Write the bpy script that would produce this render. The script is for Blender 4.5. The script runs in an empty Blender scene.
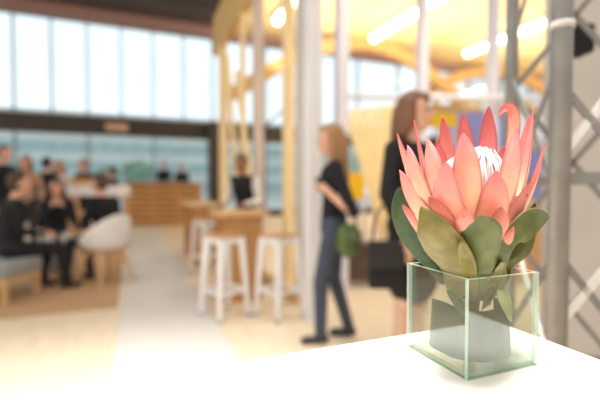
import bpy, bmesh, math, random
import numpy as np
from mathutils import Vector, Matrix
random.seed(7); np.random.seed(7)
C = bpy.context.scene.collection
S = bpy.context.scene
PI = math.pi
# ------------------------------------------------------------------ camera
YAW = math.radians(22.2); F = 410.0; CAMZ = 1.17; PITCH = math.atan(12/410)
cd = bpy.data.cameras.new('camera'); cam = bpy.data.objects.new('camera', cd); C.objects.link(cam)
cam.location = (0, 0, CAMZ)
cam.rotation_euler = (PI/2 - PITCH, 0, -YAW)
cd.sensor_width = 36; cd.lens = 36*F/600; cd.clip_start = .02; cd.clip_end = 300
cd.dof.use_dof = True; cd.dof.focus_distance = .555; cd.dof.aperture_fstop = 1.85
S.camera = cam
# ------------------------------------------------------------------ view, world
S.view_settings.view_transform = 'Standard'; S.view_settings.look = 'None'
S.view_settings.gamma = 1; S.view_settings.exposure = 0.0
S.view_settings.use_curve_mapping = False
S.cycles.transparent_max_bounces = 24
S.cycles.max_bounces = 8
w = bpy.data.worlds.new('sky'); S.world = w; w.use_nodes = True
nt = w.node_tree; bg = nt.nodes['Background']
tc = nt.nodes.new('ShaderNodeTexCoord'); sx = nt.nodes.new('ShaderNodeSeparateXYZ')
mr = nt.nodes.new('ShaderNodeMapRange'); mr.inputs[1].default_value = -.5; mr.inputs[2].default_value = .6
mx = nt.nodes.new('ShaderNodeMixRGB')
mx.inputs[1].default_value = (1.0, .90, .78, 1); mx.inputs[2].default_value = (1.12, 1.25, 1.30, 1)
nt.links.new(tc.outputs['Generated'], sx.inputs[0]); nt.links.new(sx.outputs['Y'], mr.inputs[0])
nt.links.new(mr.outputs[0], mx.inputs[0]); nt.links.new(mx.outputs[0], bg.inputs[0])
bg.inputs[1].default_value = 1.0

def lamp(name, kind, loc, energy, col, target=None, **k):
    l = bpy.data.lights.new(name, kind); l.energy = energy; l.color = col
    for a, b in k.items(): setattr(l, a, b)
    o = bpy.data.objects.new(name, l); C.objects.link(o); o.location = loc
    if target is not None:
        o.rotation_euler = (Vector(target)-Vector(loc)).to_track_quat('-Z', 'Y').to_euler()
    return o
# added unseen spot that washes the table and near floor white
lamp('added_foreground_spot', 'SPOT', (.05, .85, 6.2), 4300, (1, .97, .93), (-.35, 1.2, 0),
     spot_size=math.radians(42), spot_blend=.75, shadow_soft_size=1.2)
# added unseen warm spot to brighten the plank screen
lamp('added_plank_spot', 'SPOT', (3.2, 2.6, 5.8), 650, (1, .86, .6), (3.3, 4.6, 1.6), spot_size=math.radians(62), spot_blend=.6, shadow_soft_size=.4)
# ------------------------------------------------------------------ helpers
fwd = Vector((math.sin(YAW)*math.cos(PITCH), math.cos(YAW)*math.cos(PITCH), -math.sin(PITCH)))
rgt = Vector((math.cos(YAW), -math.sin(YAW), 0)); upv = rgt.cross(fwd)
def U(px, py, z):
    return Vector((0, 0, CAMZ)) + (fwd + rgt*((px-300)/F) + upv*((200-py)/F))*z
def G(px, z, h=0.0):
    p = U(px, 188, z); return Vector((p.x, p.y, h))
def lin(c):
    return tuple((v/255/12.92 if v/255 <= .04045 else ((v/255+.055)/1.055)**2.4) for v in c)
def new_mat(name):
    m = bpy.data.materials.new(name); m.use_nodes = True
    return m, m.node_tree, m.node_tree.nodes['Principled BSDF']
MATS = {}
def mat(name, rgb, rough=.6, metal=0, var=.12, scale=8, bump=0, stretch=None, emit=0, spec=.4):
    if name in MATS: return MATS[name]
    m, t, b = new_mat(name); c = lin(rgb)
    b.inputs['Roughness'].default_value = rough; b.inputs['Metallic'].default_value = metal
    b.inputs['Specular IOR Level'].default_value = spec
    co = t.nodes.new('ShaderNodeTexCoord'); mp = t.nodes.new('ShaderNodeMapping'); n = t.nodes.new('ShaderNodeTexNoise')
    if stretch: mp.inputs['Scale'].default_value = stretch
    n.inputs['Scale'].default_value = scale; n.inputs['Detail'].default_value = 4
    r = t.nodes.new('ShaderNodeValToRGB')
    r.color_ramp.elements[0].position = .3; r.color_ramp.elements[1].position = .7
    r.color_ramp.elements[0].color = (*[v*(1-var) for v in c], 1)
    r.color_ramp.elements[1].color = (*[min(1, v*(1+var)) for v in c], 1)
    t.links.new(co.outputs['Object'], mp.inputs[0]); t.links.new(mp.outputs[0], n.inputs[0])
    t.links.new(n.outputs[0], r.inputs[0]); t.links.new(r.outputs[0], b.inputs['Base Color'])
    if bump:
        bp = t.nodes.new('ShaderNodeBump'); bp.inputs['Strength'].default_value = bump; bp.inputs['Distance'].default_value = .01
        t.links.new(n.outputs[0], bp.inputs['Height']); t.links.new(bp.outputs[0], b.inputs['Normal'])
    if emit:
        b.inputs['Emission Color'].default_value = (*c, 1); b.inputs['Emission Strength'].default_value = emit
    MATS[name] = m; return m
def wood(name, rgb, axis=1, var=.22, rough=.55, planks=None):
    s = [14, 14, 14]; s[axis] = 1.2
    m = mat(name, rgb, rough, var=var, scale=2.2, stretch=s)
    return m
def glass_mat(name, tint=(1, 1, 1), gl=.08, rough=.02):
    m = bpy.data.materials.new(name); m.use_nodes = True; t = m.node_tree; t.nodes.clear()
    o = t.nodes.new('ShaderNodeOutputMaterial'); mxs = t.nodes.new('ShaderNodeMixShader')
    tr = t.nodes.new('ShaderNodeBsdfTransparent'); tr.inputs[0].default_value = (*tint, 1)
    g = t.nodes.new('ShaderNodeBsdfGlossy'); g.inputs['Roughness'].default_value = rough
    fr = t.nodes.new('ShaderNodeFresnel'); fr.inputs[0].default_value = 1.45
    mu = t.nodes.new('ShaderNodeMath'); mu.operation = 'MULTIPLY'; mu.inputs[1].default_value = gl
    t.links.new(fr.outputs[0], mu.inputs[0]); t.links.new(mu.outputs[0], mxs.inputs[0])
    t.links.new(tr.outputs[0], mxs.inputs[1]); t.links.new(g.outputs[0], mxs.inputs[2]); t.links.new(mxs.outputs[0], o.inputs[0])
    return m
def tag(o, label=None, cat=None, group=None, kind=None):
    if label: o['label'] = label
    if cat: o['category'] = cat
    if group: o['group'] = group
    if kind: o['kind'] = kind
    return o
def empty(name, loc=(0, 0, 0), rz=0, label=None, cat=None, group=None, kind=None):
    o = bpy.data.objects.new(name, None); C.objects.link(o); o.location = loc; o.rotation_euler = (0, 0, rz)
    o.empty_display_size = .1
    return tag(o, label, cat, group, kind)
def obj(name, bm, mats, parent=None, smooth=False, bevel=0, loc=None):
    me = bpy.data.meshes.new(name)
    if isinstance(bm, tuple):
        me.from_pydata(bm[0], [], bm[1])
    else:
        bm.to_mesh(me); bm.free()
    me.update()
    for m in (mats if isinstance(mats, (list, tuple)) else [mats]): me.materials.append(m)
    if smooth:
        for p in me.polygons: p.use_smooth = True
    o = bpy.data.objects.new(name, me); C.objects.link(o)
    if parent: o.parent = parent
    if loc is not None: o.location = loc
    if bevel:
        b = o.modifiers.new('bevel', 'BEVEL'); b.width = bevel; b.segments = 2; b.limit_method = 'ANGLE'
    return o
def copy_tree(o, parent=None):
    c = o.copy(); C.objects.link(c)
    if parent: c.parent = parent
    for ch in [x for x in bpy.data.objects if x.parent == o]: copy_tree(ch, c)
    return c
def BM(): return bmesh.new()
def box(bm, x0, x1, y0, y1, z0, z1, M=None):
    r = bmesh.ops.create_cube(bm, size=1)
    for v in r['verts']:
        v.co = Vector((x0+(v.co.x+.5)*(x1-x0), y0+(v.co.y+.5)*(y1-y0), z0+(v.co.z+.5)*(z1-z0)))
        if M: v.co = M @ v.co
    return bm
def bar(bm, p, q, w_, d_=None, up=Vector((0, 0, 1)), taper=1):
    p = Vector(p); q = Vector(q); t = (q-p).normalized()
    s = t.cross(up)
    if s.length < 1e-4: s = t.cross(Vector((0, 1, 0)))
    s.normalize(); n = s.cross(t); d_ = d_ or w_
    vs = []
    for c, k in ((p, 1), (q, taper)):
        for a, b in ((-1, -1), (1, -1), (1, 1), (-1, 1)):
            vs.append(bm.verts.new(c + s*a*w_/2*k + n*b*d_/2*k))
    for f in ((0, 3, 2, 1), (4, 5, 6, 7), (0, 1, 5, 4), (1, 2, 6, 5), (2, 3, 7, 6), (3, 0, 4, 7)):
        bm.faces.new([vs[i] for i in f])
    return bm
def tube(bm, pts, r, n=12, cap=True):
    pts = [Vector(p) for p in pts]; rs = r if isinstance(r, (list, tuple)) else [r]*len(pts)
    rings = []; ref = None
    for i, p in enumerate(pts):
        t = (pts[min(i+1, len(pts)-1)]-pts[max(i-1, 0)]).normalized()
        if ref is None:
            ref = t.cross(Vector((0, 0, 1)))
            if ref.length < .05: ref = t.cross(Vector((0, 1, 0)))
        ref = (ref - t*ref.dot(t)).normalized(); b = t.cross(ref)
        rings.append([bm.verts.new(p + (ref*math.cos(2*PI*k/n) + b*math.sin(2*PI*k/n))*rs[i]) for k in range(n)])
    for a, b in zip(rings, rings[1:]):
        for k in range(n): bm.faces.new((a[k], a[(k+1) % n], b[(k+1) % n], b[k]))
    if cap: bm.faces.new(rings[0][::-1]); bm.faces.new(rings[-1])
    return bm
def lathe(bm, prof, n=24, c=(0, 0, 0)):
    rings = []
    for r, z in prof:
        rings.append([bm.verts.new((c[0]+r*math.cos(2*PI*k/n), c[1]+r*math.sin(2*PI*k/n), c[2]+z)) for k in range(n)])
    for a, b in zip(rings, rings[1:]):
        for k in range(n): bm.faces.new((a[k], a[(k+1) % n], b[(k+1) % n], b[k]))
    bm.faces.new(rings[0][::-1]); bm.faces.new(rings[-1]); return bm
def ellipsoid(bm, c, r, M=None, seg=16):
    g = bmesh.ops.create_uvsphere(bm, u_segments=seg, v_segments=seg//2+2, radius=1)
    for v in g['verts']:
        co = Vector((v.co.x*r[0], v.co.y*r[1], v.co.z*r[2]))
        if M: co = M @ co
        v.co = co + Vector(c)
    return bm
# ------------------------------------------------------------------ materials
m_plank = wood('pale_floor_boards', (232, 212, 184), 1, .10, .5)
m_carpet = mat('tan_carpet', (196, 158, 120), .95, var=.12, scale=60, bump=.2)
m_path = mat('pale_walkway_vinyl', (222, 215, 207), .5, var=.04, scale=3)
m_dark = mat('dark_steel', (72, 66, 64), .6, var=.15, scale=3)
m_darkceil = wood('dark_roof_deck', (78, 68, 66), 1, .25)
m_pinkbeam = wood('pinkish_timber_beam', (172, 138, 134), 0, .12)
m_yellow = wood('golden_timber', (214, 176, 112), 1, .16)
m_yellowz = wood('golden_timber_upright', (244, 218, 168), 2, .12)
m_ceil = wood('honey_ceiling_boards', (238, 216, 168), 1, .10)
m_arch = wood('brown_glulam', (204, 168, 116), 0, .2)
m_pallet = wood('pallet_wood', (206, 154, 98), 0, .25)
m_table = wood('bar_table_wood', (198, 150, 98), 2, .18)
m_oak = wood('oak_legs', (212, 176, 130), 2, .15)
m_white = mat('white_paint', (238, 238, 243), .35, var=.03, scale=4)
m_lilac = mat('pale_lilac_paint', (224, 223, 240), .4, var=.04, scale=3)
m_tabletop = mat('white_laminate', (250, 246, 238), .35, var=.02, scale=5)
m_glass = glass_mat('window_glass', (.97, .99, 1), .5)
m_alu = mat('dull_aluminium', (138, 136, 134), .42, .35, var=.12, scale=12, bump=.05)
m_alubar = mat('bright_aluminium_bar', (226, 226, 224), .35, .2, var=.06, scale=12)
m_greywall = mat('grey_plaster', (200, 195, 192), .9, var=.06, scale=3, bump=.1)
m_greycushion = mat('grey_felt', (150, 152, 158), .95, var=.1, scale=80, bump=.15)
m_black = mat('black_cloth', (24, 23, 26), .85, var=.3, scale=30)
m_brown = mat('dark_brown_wood', (92, 74, 66), .6, var=.25, scale=6)
# ------------------------------------------------------------------ setting
D = 16.5
def struct(name, bm, m, parent=None, **k):
    o = obj(name, bm, m, parent, **k)
    if parent is None: o['kind'] = 'structure'
    return o
struct('floor', box(BM(), -12, 30, -5, D, -.12, 0), m_plank)
struct('floor_walkway', box(BM(), -.13, .66, 1.0, 13.3, 0, .004), m_path)
struct('ground_outside', box(BM(), -60, 90, D+.3, 90, -.3, -.1), mat('grey_paving', (190, 200, 206), .9, scale=1))
bm = BM(); box(bm, -9, 2.95, 7, D, 7.45, 7.6)
for i in range(10): box(bm, -9, 2.95, 7.2+i*.8, 7.32+i*.8, 7.35, 7.45)
struct('ceiling', bm, m_darkceil)
bm = BM(); box(bm, 2.95, 30, 6.5, D, 7.4, 7.55)
struct('ceiling_timber', bm, m_ceil)
struct('wall_right', box(BM(), 30, 30.2, 6, D, 0, 7.5), m_yellow)
# back wall: beams, columns
bm = BM(); box(bm, -9, 30, D-.1, D+.2, 3.1, 3.72); struct('wall_back', bm, m_dark)
bm = BM(); box(bm, -9, 30, D-.3, D+.2, 7.06, 7.45); struct('trim_1', bm, m_pinkbeam)
bm = BM(); box(bm, -9, 30, D-.05, D+.15, 0, .25); struct('baseboard_back', bm, m_dark)
bm = BM(); box(bm, 2.75, 3.2, D-.5, D-.1, 0, 3.72); struct('trim_2', bm, m_dark)
n = 0
def window(x0, x1, z0, z1, fm):
    global n; n += 1
    e = empty('window_%d' % n, (x0, D, z0), kind='structure')
    b = BM(); f = .03; W = x1-x0; H = z1-z0
    box(b, 0, f, -.06, .06, 0, H); box(b, W-f, W, -.06, .06, 0, H); box(b, f, W-f, -.06, .06, 0, f); box(b, f, W-f, -.06, .06, H-f, H)
    obj('window_frame', b, fm, e)
    obj('pane', box(BM(), f, W-f, -.006, .006, f, H-f), m_glass, e)
m_frame = mat('grey_window_frame', (120, 132, 142), .5)
for i in range(-4, 6): window(-3.66+1.105*i+0*.0, -3.66+1.105*(i+1), 3.72, 7.08, m_frame)
xr = -3.66+1.105*6
for i in range(12): window(xr+2.2*i, xr+2.2*(i+1), 3.72, 7.08, m_frame)
for i in range(-2, 3): window(-3.66+2.21*i, -3.66+2.21*(i+1), .25, 3.1, m_frame)
for i in range(12): window(xr+2.2*i, xr+2.2*(i+1), .25, 3.1, m_frame)
# building and trees outside
b = empty('office_building', (4, 44, -.1), label='pale blue office building with window bands beyond the lower windows', cat='building')
m_fac = mat('blue_grey_facade', (206, 224, 230), .7, var=.06, scale=.6); m_bandg = mat('teal_glazing', (158, 192, 204), .35, var=.15, scale=1.5)
obj('wall', box(BM(), -30, 22, 0, 10, 0, 8.2), m_fac, b)
for k in range(4):
    f_ = obj('window_band', box(BM(), -29.5, 21.5, -.12, .02, .9+k*1.9, 1.9+k*1.9), m_bandg, b)
obj('roof', box(BM(), -30.3, 22.3, -.3, 10, 8.2, 8.45), mat('roof_grey', (205, 210, 214)), b)
def tree(px, z, h, r, label):
    p = G(px, z, -.1); e = empty('street_tree', p, label=label, cat='tree', group='trees outside the window')
    obj('trunk', tube(BM(), [(0, 0, 0), (.03, .02, h*.5), (0, 0, h*.8)], [.12, .09, .05]), mat('bark', (110, 95, 84), .9), e)
    b = BM()
    for k in range(220):
        a = random.uniform(0, 2*PI); u = random.uniform(-1, 1); q = random.random()**.4
        c = Vector((r*q*math.cos(a)*math.sqrt(1-u*u), r*q*math.sin(a)*math.sqrt(1-u*u), h*.72+r*.8*q*u))
        ellipsoid(b, c, (.22, .22, .08), Matrix.Rotation(random.uniform(0, 3), 3, 'X') @ Matrix.Rotation(random.uniform(0, 3), 3, 'Z'), 6)
    obj('crown', b, mat('teal_foliage', (132, 172, 160), .8, var=.3, scale=3), e)
tree(138, 22, 2.9, .7, 'small green tree outside above the slatted bar')
tree(108, 26, 2.8, .7, 'small green tree outside above the white counter')
# ceiling arches and strip lights (right hall)
def arch(name, y, x0, x1, zt, drop, label):
    b = BM(); pts = []
    for k in range(17):
        t = k/16; x = x0+(x1-x0)*t; pts.append((x, y, zt-drop*(1-math.sin(PI*t))))
    for p, q in zip(pts, pts[1:]): bar(b, p, q, .28, .5)
    o = obj(name, b, m_arch); tag(o, label, 'beam', 'brown arched beams under the honey ceiling'); o['kind'] = 'structure'
arch('arch_beam', 15.0, 3.4, 15, 7.2, 2.6, 'arched brown timber beam nearer the camera under the honey ceiling')
arch('arch_beam', 15.9, 10.5, 25, 7.2, 3.0, 'arched brown timber beam by the far windows under the honey ceiling')
m_tube = mat('lit_tube', (255, 244, 226), .5, emit=9, var=.0)
def strip(x, y0, y1, k, label):
    e = empty('strip_light', (x, y0, 7.05), label=label, cat='ceiling light', group='strip lights under the timber ceiling')
    obj('housing', box(BM(), -.12, .12, 0, y1-y0, .16, .3), m_white, e)
    L = (y1-y0)/k
    for i in range(k):
        b = BM(); tube(b, [(0, i*L+.12, .1), (0, (i+1)*L-.12, .1)], .12, 10)
        obj('tube', b, m_tube, e)
    for i in (0, 1): obj('bracket', box(BM(), -.03, .03, .5+i*(y1-y0-1), .6+i*(y1-y0-1), .3, .345), m_dark, e)
    l = lamp('strip_uplight', 'AREA', (x+1.5, (y0+y1)/2, 5.6), 175, (1, .84, .56), (x+1.5, (y0+y1)/2, 9), shape='RECTANGLE', size=3, size_y=4)
strip(4.85, 11.4, 14.2, 2, 'short bright strip light seen between the pale timber posts')
strip(9.0, 9.6, 14.4, 3, 'long bright strip light above the timber plank screen')
strip(13.85, 9.9, 14.4, 3, 'bright strip light seen beside the grey truss tower')
strip(19.5, 9.9, 14.4, 3, 'bright strip light seen through the truss bracing at far right')
# exit-like sign on dark beam (blank, glowing tan)
p = U(117, 128, 15.0)
e = empty('lit_sign', (p.x, D-.12, p.z), label='small tan lit sign on the dark beam below the high windows', cat='sign')
obj('sign_box', box(BM(), -.42, .42, -.1, 0, -.17, .17), m_dark, e, bevel=.02)
obj('sign_face', box(BM(), -.37, .37, -.115, -.1, -.13, .13), mat('tan_sign_face', (176, 140, 116), .5, emit=.35), e)

# ------------------------------------------------------------------ timber frame partition
X1 = 1.5
fr = empty('timber_partition', (X1, 3.9, 0), label='open timber frame partition of pale posts under a golden fascia beam', cat='partition')
def yx(px, X=X1): return X/math.tan(YAW+math.atan((px-300)/F))
obj('fascia_beam', box(BM(), 0, .12, -.4, 4.3, 3.78, 4.5), m_yellow, fr)
obj('sill_beam', box(BM(), 0, .1, -.05, 3.9, .0, .1), m_yellow, fr)
m_pinkpost = wood('pink_grey_timber', (214, 196, 184), 2, .1)
for px, mw, mm in ((220, .14, m_yellowz), (241, .07, m_yellowz), (254, .12, m_pinkpost), (284, .10, m_yellowz), (297, .09, m_greywall)):
    y = yx(px)-3.9
    obj('post', box(BM(), 0, mw, y-mw/2, y+mw/2, .1, 3.78), mm, fr)
for (a, bb, z) in (((227, 55), (239, 212), 6.6), ((236, 70), (252, 190), 6.0)):
    p, q = U(*a, z), U(*bb, z); b = BM(); bar(b, p-Vector((X1, 3.9, 0)), q-Vector((X1, 3.9, 0)), .07, .05)
    obj('slanted_batten', b, m_yellowz, fr)
p, q = U(262, 128, 5.0)-Vector((X1, 3.9, 0)), U(320, 80, 4.0)-Vector((X1, 3.9, 0))
obj('stay_rod', tube(BM(), [p, q], .012, 8), m_alu, fr)

# lilac / white steel posts
def spost(px, z, w_, h, label, m=m_lilac):
    p = G(px, z); b = BM(); box(b, -w_/2, w_/2, -w_/2, w_/2, .012, h)
    e = empty('steel_post', p, label=label, cat='post', group='pale painted steel posts')
    obj('shaft', b, m, e, bevel=.008); obj('base_plate', box(BM(), -w_*.62, w_*.62, -w_*.62, w_*.62, 0, .012), m, e)
spost(313, 3.62, .13, 4.6, 'wide white steel post standing in front of the woman in jeans', m_white)
spost(341, 4.6, .13, 5.4, 'lilac white steel post rising behind the woman in jeans')
spost(421, 6.2, .14, 7.0, 'slim lilac steel post rising behind the brown haired woman in black')
spost(491, 6.0, .13, 7.0, 'slim lilac steel post rising behind the pink flower')
# pale rail between posts
p, q = U(421, 97, 5.99), U(491, 98, 5.8); p, q = p-(q-p)*1.1, q+(q-p)*.8; e = obj('cross_rail', tube(BM(), [p, q], .045, 8), m_lilac)
tag(e, 'long pale lilac rail running level behind the tall posts', 'rail')

# ------------------------------------------------------------------ grey truss tower and grey pillar
A_ = U(559, 188, 1.06); B_ = U(510, 188, 1.45)
A = Vector((A_.x, A_.y, 0)); B = Vector((B_.x, B_.y, 0)); side = B-A; perp = Vector((side.y, -side.x, 0))
if perp.dot(rgt) < 0: perp = -perp
Cc = A+perp; Dd = B+perp
tr = empty('truss_tower', A, label='grey aluminium truss tower with crossed bracing beside the flower', cat='truss tower')
def L(p): return Vector(p)-A
for c, r in ((A, .0255), (B, .022), (Cc, .0255), (Dd, .022)):
    obj('chord', tube(BM(), [L(c)+Vector((0, 0, .01)), L(c)+Vector((0, 0, 3.6))], r, 20), m_alu, tr, smooth=True)
obj('foot_plate', box(BM(), -.06, .47, -.06, .47, 0, .012, Matrix.Rotation(math.atan2(perp.y, perp.x), 4, 'Z') @ Matrix.Translation((0, 0, 0))), m_alu, tr)
def ring(c, z, r):
    obj('clamp', tube(BM(), [L(c)+Vector((0, 0, z-.008)), L(c)+Vector((0, 0, z+.008))], r, 20), m_greywall, tr, smooth=True)
ring(A, U(563, 28, 1.06).z, .029); ring(B, 2.05, .027)
def brace(name, c0, h0, c1, h1, m, w_=.022):
    b = BM(); p = L(c0)+Vector((0, 0, h0)); q = L(c1)+Vector((0, 0, h1)); bar(b, p, q, .008, w_)
    obj(name, b, m, tr)
hz = lambda y, z: CAMZ+(188-y)*z/F
for k in range(-2, 4):
    base = hz(158, 1.05)+k*.44
    if base < .05 or base+.56 > 3.6: continue
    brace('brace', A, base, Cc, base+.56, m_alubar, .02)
    brace('brace', A+perp*.02, base+.18, Cc, base-.33 if base > .4 else .03, m_alu, .018)
for k in range(-2, 4):
    base = hz(235, 1.42)+k*.5
    if base < .05 or base+.5 > 3.6: continue
    brace('brace', B, base, Dd, base+.5, m_alu, .018); brace('brace', B, base+.5, Dd, base, m_alu, .018)
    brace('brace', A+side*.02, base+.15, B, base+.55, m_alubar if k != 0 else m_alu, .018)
    brace('brace', A, base+.5, B, base+.16, m_alu, .018)
for zz in (hz(178, 1.05), hz(178, 1.05)-.62, hz(178, 1.05)+.95):
    brace('rung', A, zz, Cc, zz, m_alu, .03)
    brace('rung', B, zz, Dd, zz, m_alu, .03)
e0 = G(572, 2.4); e1 = G(660, 2.4)
b = BM(); box(b, 0, .62, 0, .3, 0, 5.0, Matrix.Translation(e0) @ Matrix.Rotation(-YAW, 4, 'Z'))
o = obj('pillar', b, m_greywall); tag(o, 'broad flat grey pillar behind the truss tower', 'pillar', kind='structure')
# small black speaker clamped behind truss
p = U(573, 42, 1.9)
e = empty('loudspeaker', p, -YAW, label='small black box lamp clamped high beside the truss tower', cat='lamp')
obj('lamp_body', box(BM(), -.05, .07, -.05, .06, -.06, .07), m_black, e, bevel=.01)
obj('lamp_clamp', tube(BM(), [(-.02, 0, .07), (-.02, 0, .12), (-.06, .05, .12)], .012, 8), m_alu, e)
e.name = 'stage_lamp'

# ------------------------------------------------------------------ right hall furnishings
# leaning plank screen
e0 = U(370, 200, 5.4); scr = empty('plank_screen', (e0.x, e0.y, 0), label='leaning screen of pale golden planks behind the two women', cat='screen')
o0 = Vector((e0.x, e0.y, 0))
for i in range(7):
    t_ = U(347+8.6*i, 110-1.0*i, 5.4+.05*i)-o0; bt = U(396+2.6*i, 252, 5.3+.03*i)-o0; bt.z = .02
    b = BM(); bar(b, bt, t_, .088, .03, up=fwd, taper=1.05); obj('plank', b, m_yellowz, scr)
b = BM(); bar(b, U(352, 130, 5.52)-o0, U(402, 128, 5.8)-o0, .07, .04); obj('rail', b, m_yellow, scr)
# dark low bench behind the women
p = G(372, 4.9); e = empty('low_bench', p, -YAW, label='dark brown low bench on the floor behind the two women', cat='bench')
obj('bench_top', box(BM(), -.5, .5, -.2, .2, .46, .52), m_brown, e, bevel=.01)
obj('front_panel', box(BM(), -.46, .46, -.17, -.14, .08, .46), m_brown, e)
for sx_ in (-1, 1): obj('leg', box(BM(), sx_*.44-.03, sx_*.44+.03, -.16, .16, 0, .46), m_brown, e)
# display boards
def board(px, z, w_, z0, z1, rgb, name, label):
    p = G(px, z); e = empty(name, p, -YAW, label=label, cat='display board')
    obj('panel', box(BM(), -w_/2, w_/2, -.02, .02, z0, z1), mat(name+str(px), rgb, .5, var=.06), e)
    for s_ in (-1, 1): obj('leg', box(BM(), s_*w_*.42-.02, s_*w_*.42+.02, -.025, .025, 0, z0), m_white, e)
    obj('foot_bar', box(BM(), -w_/2, w_/2, -.15, .15, 0, .02), m_white, e)
board(357, 6.6, .24, .98, 1.42, (244, 196, 40), 'yellow_board', 'small bright yellow board beneath the leaning planks')
board(349, 7.0, .22, 1.3, 1.75, (150, 200, 216), 'cyan_board', 'small pale cyan board beside the leaning planks')
board(437, 8.0, .75, 2.35, 2.62, (246, 200, 40), 'banner_stand', 'narrow yellow banner stand behind the woman in black')
board(480, 8.6, 1.5, 1.9, 2.75, (150, 158, 222), 'blue_lit_panel', 'wide panel coloured violet blue for LED light behind the pink flower')  # blue LED light is put into the panel's colour
board(541, 7.4, .55, .3, 1.9, (140, 148, 214), 'violet_lit_panel', 'upright panel coloured violet blue for LED light past the truss chord')  # violet colour stands in for LED light on this panel
# timber trestle lattice
for k, (px, z, lb) in enumerate(((428, 9.5, 'golden timber trestle frame behind the brown haired woman'), (470, 10.2, 'golden timber trestle frame in the middle behind the flower'), (520, 9.8, 'golden timber trestle frame behind the grey truss chord'))):
    p = G(px, z); e = empty('trestle_frame', p, -YAW, label=lb, cat='trestle', group='golden timber trestles in the right hall')
    for sx_ in (-1, 1):
        b = BM(); bar(b, (sx_*.75, 0, 0), (sx_*.15, 0, 3.3), .14, .1, up=Vector((0, 1, 0))); obj('leg', b, m_yellowz, e)
    for h_ in (1.0, 2.0, 3.0):
        obj('cross_bar', box(BM(), -.8, .8, -.08, -.05, h_-.08, h_+.08), m_yellow, e)
# timber counter lower right
p = G(520, 5.2); e = empty('timber_counter', p, -YAW, label='brown timber counter behind the flower and truss', cat='counter')
obj('counter_top', box(BM(), -1.3, 1.0, -.3, .3, .95, 1.0), m_yellow, e)
obj('counter_front', box(BM(), -1.25, .95, -.27, -.23, .05, .95), wood('brown_boards', (196, 150, 104), 2, .2), e)

# ------------------------------------------------------------------ bar tables and stools
def bartable(y0, y1, label):
    e = empty('bar_table', (1.03, y0, 0), label=label, cat='table', group='tall wooden tables by the partition')
    obj('tabletop', box(BM(), -.26, .27, 0, y1-y0, .88, .93), wood('tabletop_wood', (222, 182, 132), 1, .15), e, bevel=.006)
    obj('end_panel', box(BM(), -.2, .21, .06, .11, 0, .88), m_table, e)
    obj('end_panel', box(BM(), -.2, .21, y1-y0-.11, y1-y0-.06, 0, .88), m_table, e)
    obj('stretcher', box(BM(), -.03, .03, .11, y1-y0-.11, .3, .42), m_table, e)
bartable(4.02, 4.55, 'tall wooden bar table nearest, behind two white stools')
bartable(6.1, 7.5, 'tall wooden bar table farther back toward the slatted bar')
def make_stool(label):
    e = empty('bar_stool', label=label, cat='stool', group='white metal bar stools')
    b = BM(); a = .135; box(b, -a, a, -a, a, .715, .725); obj('seat_pan', b, m_white, e, bevel=.012)
    b = BM(); box(b, -a+.005, a-.005, -a+.005, a-.005, .725, .745); obj('seat', b, m_pallet, e, bevel=.008)
    obj('apron', box(BM(), -.125, .125, -.125, .125, .67, .715), m_white, e, bevel=.01)
    for sx_ in (-1, 1):
        for sy in (-1, 1):
            b = BM(); bar(b, (sx_*.155, sy*.155, 0), (sx_*.112, sy*.112, .71), .036, .036, taper=1.5); obj('leg', b, m_white, e, bevel=.004)
            obj('foot_cap', box(BM(), sx_*.155-.02, sx_*.155+.02, sy*.155-.02, sy*.155+.02, 0, .02), m_dark, e)
    for z_, r_ in ((.24, .140), ):
        for ax in range(4):
            M = Matrix.Rotation(ax*PI/2, 4, 'Z'); b = BM(); bar(b, M @ Vector((-r_, r_, z_)), M @ Vector((r_, r_, z_)), .012, .03); obj('footrest', b, m_white, e)
    return e
st = make_stool('white metal bar stool at the near left corner of the front table')
spots = [(224, 3.74, .78, None), (279, 3.74, .78, 'white metal bar stool between the front table and the white post'),
         (206, 5.6, .78, 'white metal bar stool behind the front stool, left of the tables'),
         (196, 8.4, .4, 'farthest white metal bar stool near the slatted bar')]
for i, (px, z, a, lb) in enumerate(spots):
    o = st if i == 0 else copy_tree(st)
    o.location = G(px, z); o.rotation_euler.z = a-YAW
    if lb: o['label'] = lb

# ------------------------------------------------------------------ slatted bar, white counter
b0 = empty('slatted_bar', (-.2, 13.4, 0), label='long slatted pallet wood bar in front of the far windows', cat='bar')
for k in range(7):
    obj('slat', box(BM(), 0, 2.25, 0, .025, .03+k*.18, .165+k*.18), m_pallet, b0)
for k in range(4): obj('upright', box(BM(), .05+k*.7, .13+k*.7, .025, .1, 0, 1.27), m_pallet, b0)
obj('bar_top', box(BM(), -.05, 2.3, -.06, .6, 1.29, 1.34), wood('bar_top_wood', (196, 150, 100), 0, .15), b0)
obj('rear_panel', box(BM(), 0, 2.25, .5, .53, 0, 1.29), m_brown, b0)
p = G(92, 7.9); e = empty('white_counter', p, -YAW, label='white topped high counter with wooden frame behind the seated group', cat='counter')
obj('counter_top', box(BM(), -.62, .62, -.3, .3, 1.02, 1.22), m_white, e, bevel=.01)
for sx_ in (-1, -.33, .33, 1):
    obj('leg', box(BM(), sx_*.55-.035, sx_*.55+.035, -.25, -.18, 0, 1.02), m_oak, e)
for sx_ in (-1, 1): obj('leg', box(BM(), sx_*.55-.035, sx_*.55+.035, .18, .25, 0, 1.02), m_oak, e)
for h_ in (.3, .65): obj('rail', box(BM(), -.55, .55, -.24, -.2, h_, h_+.1), m_oak, e)
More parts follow.
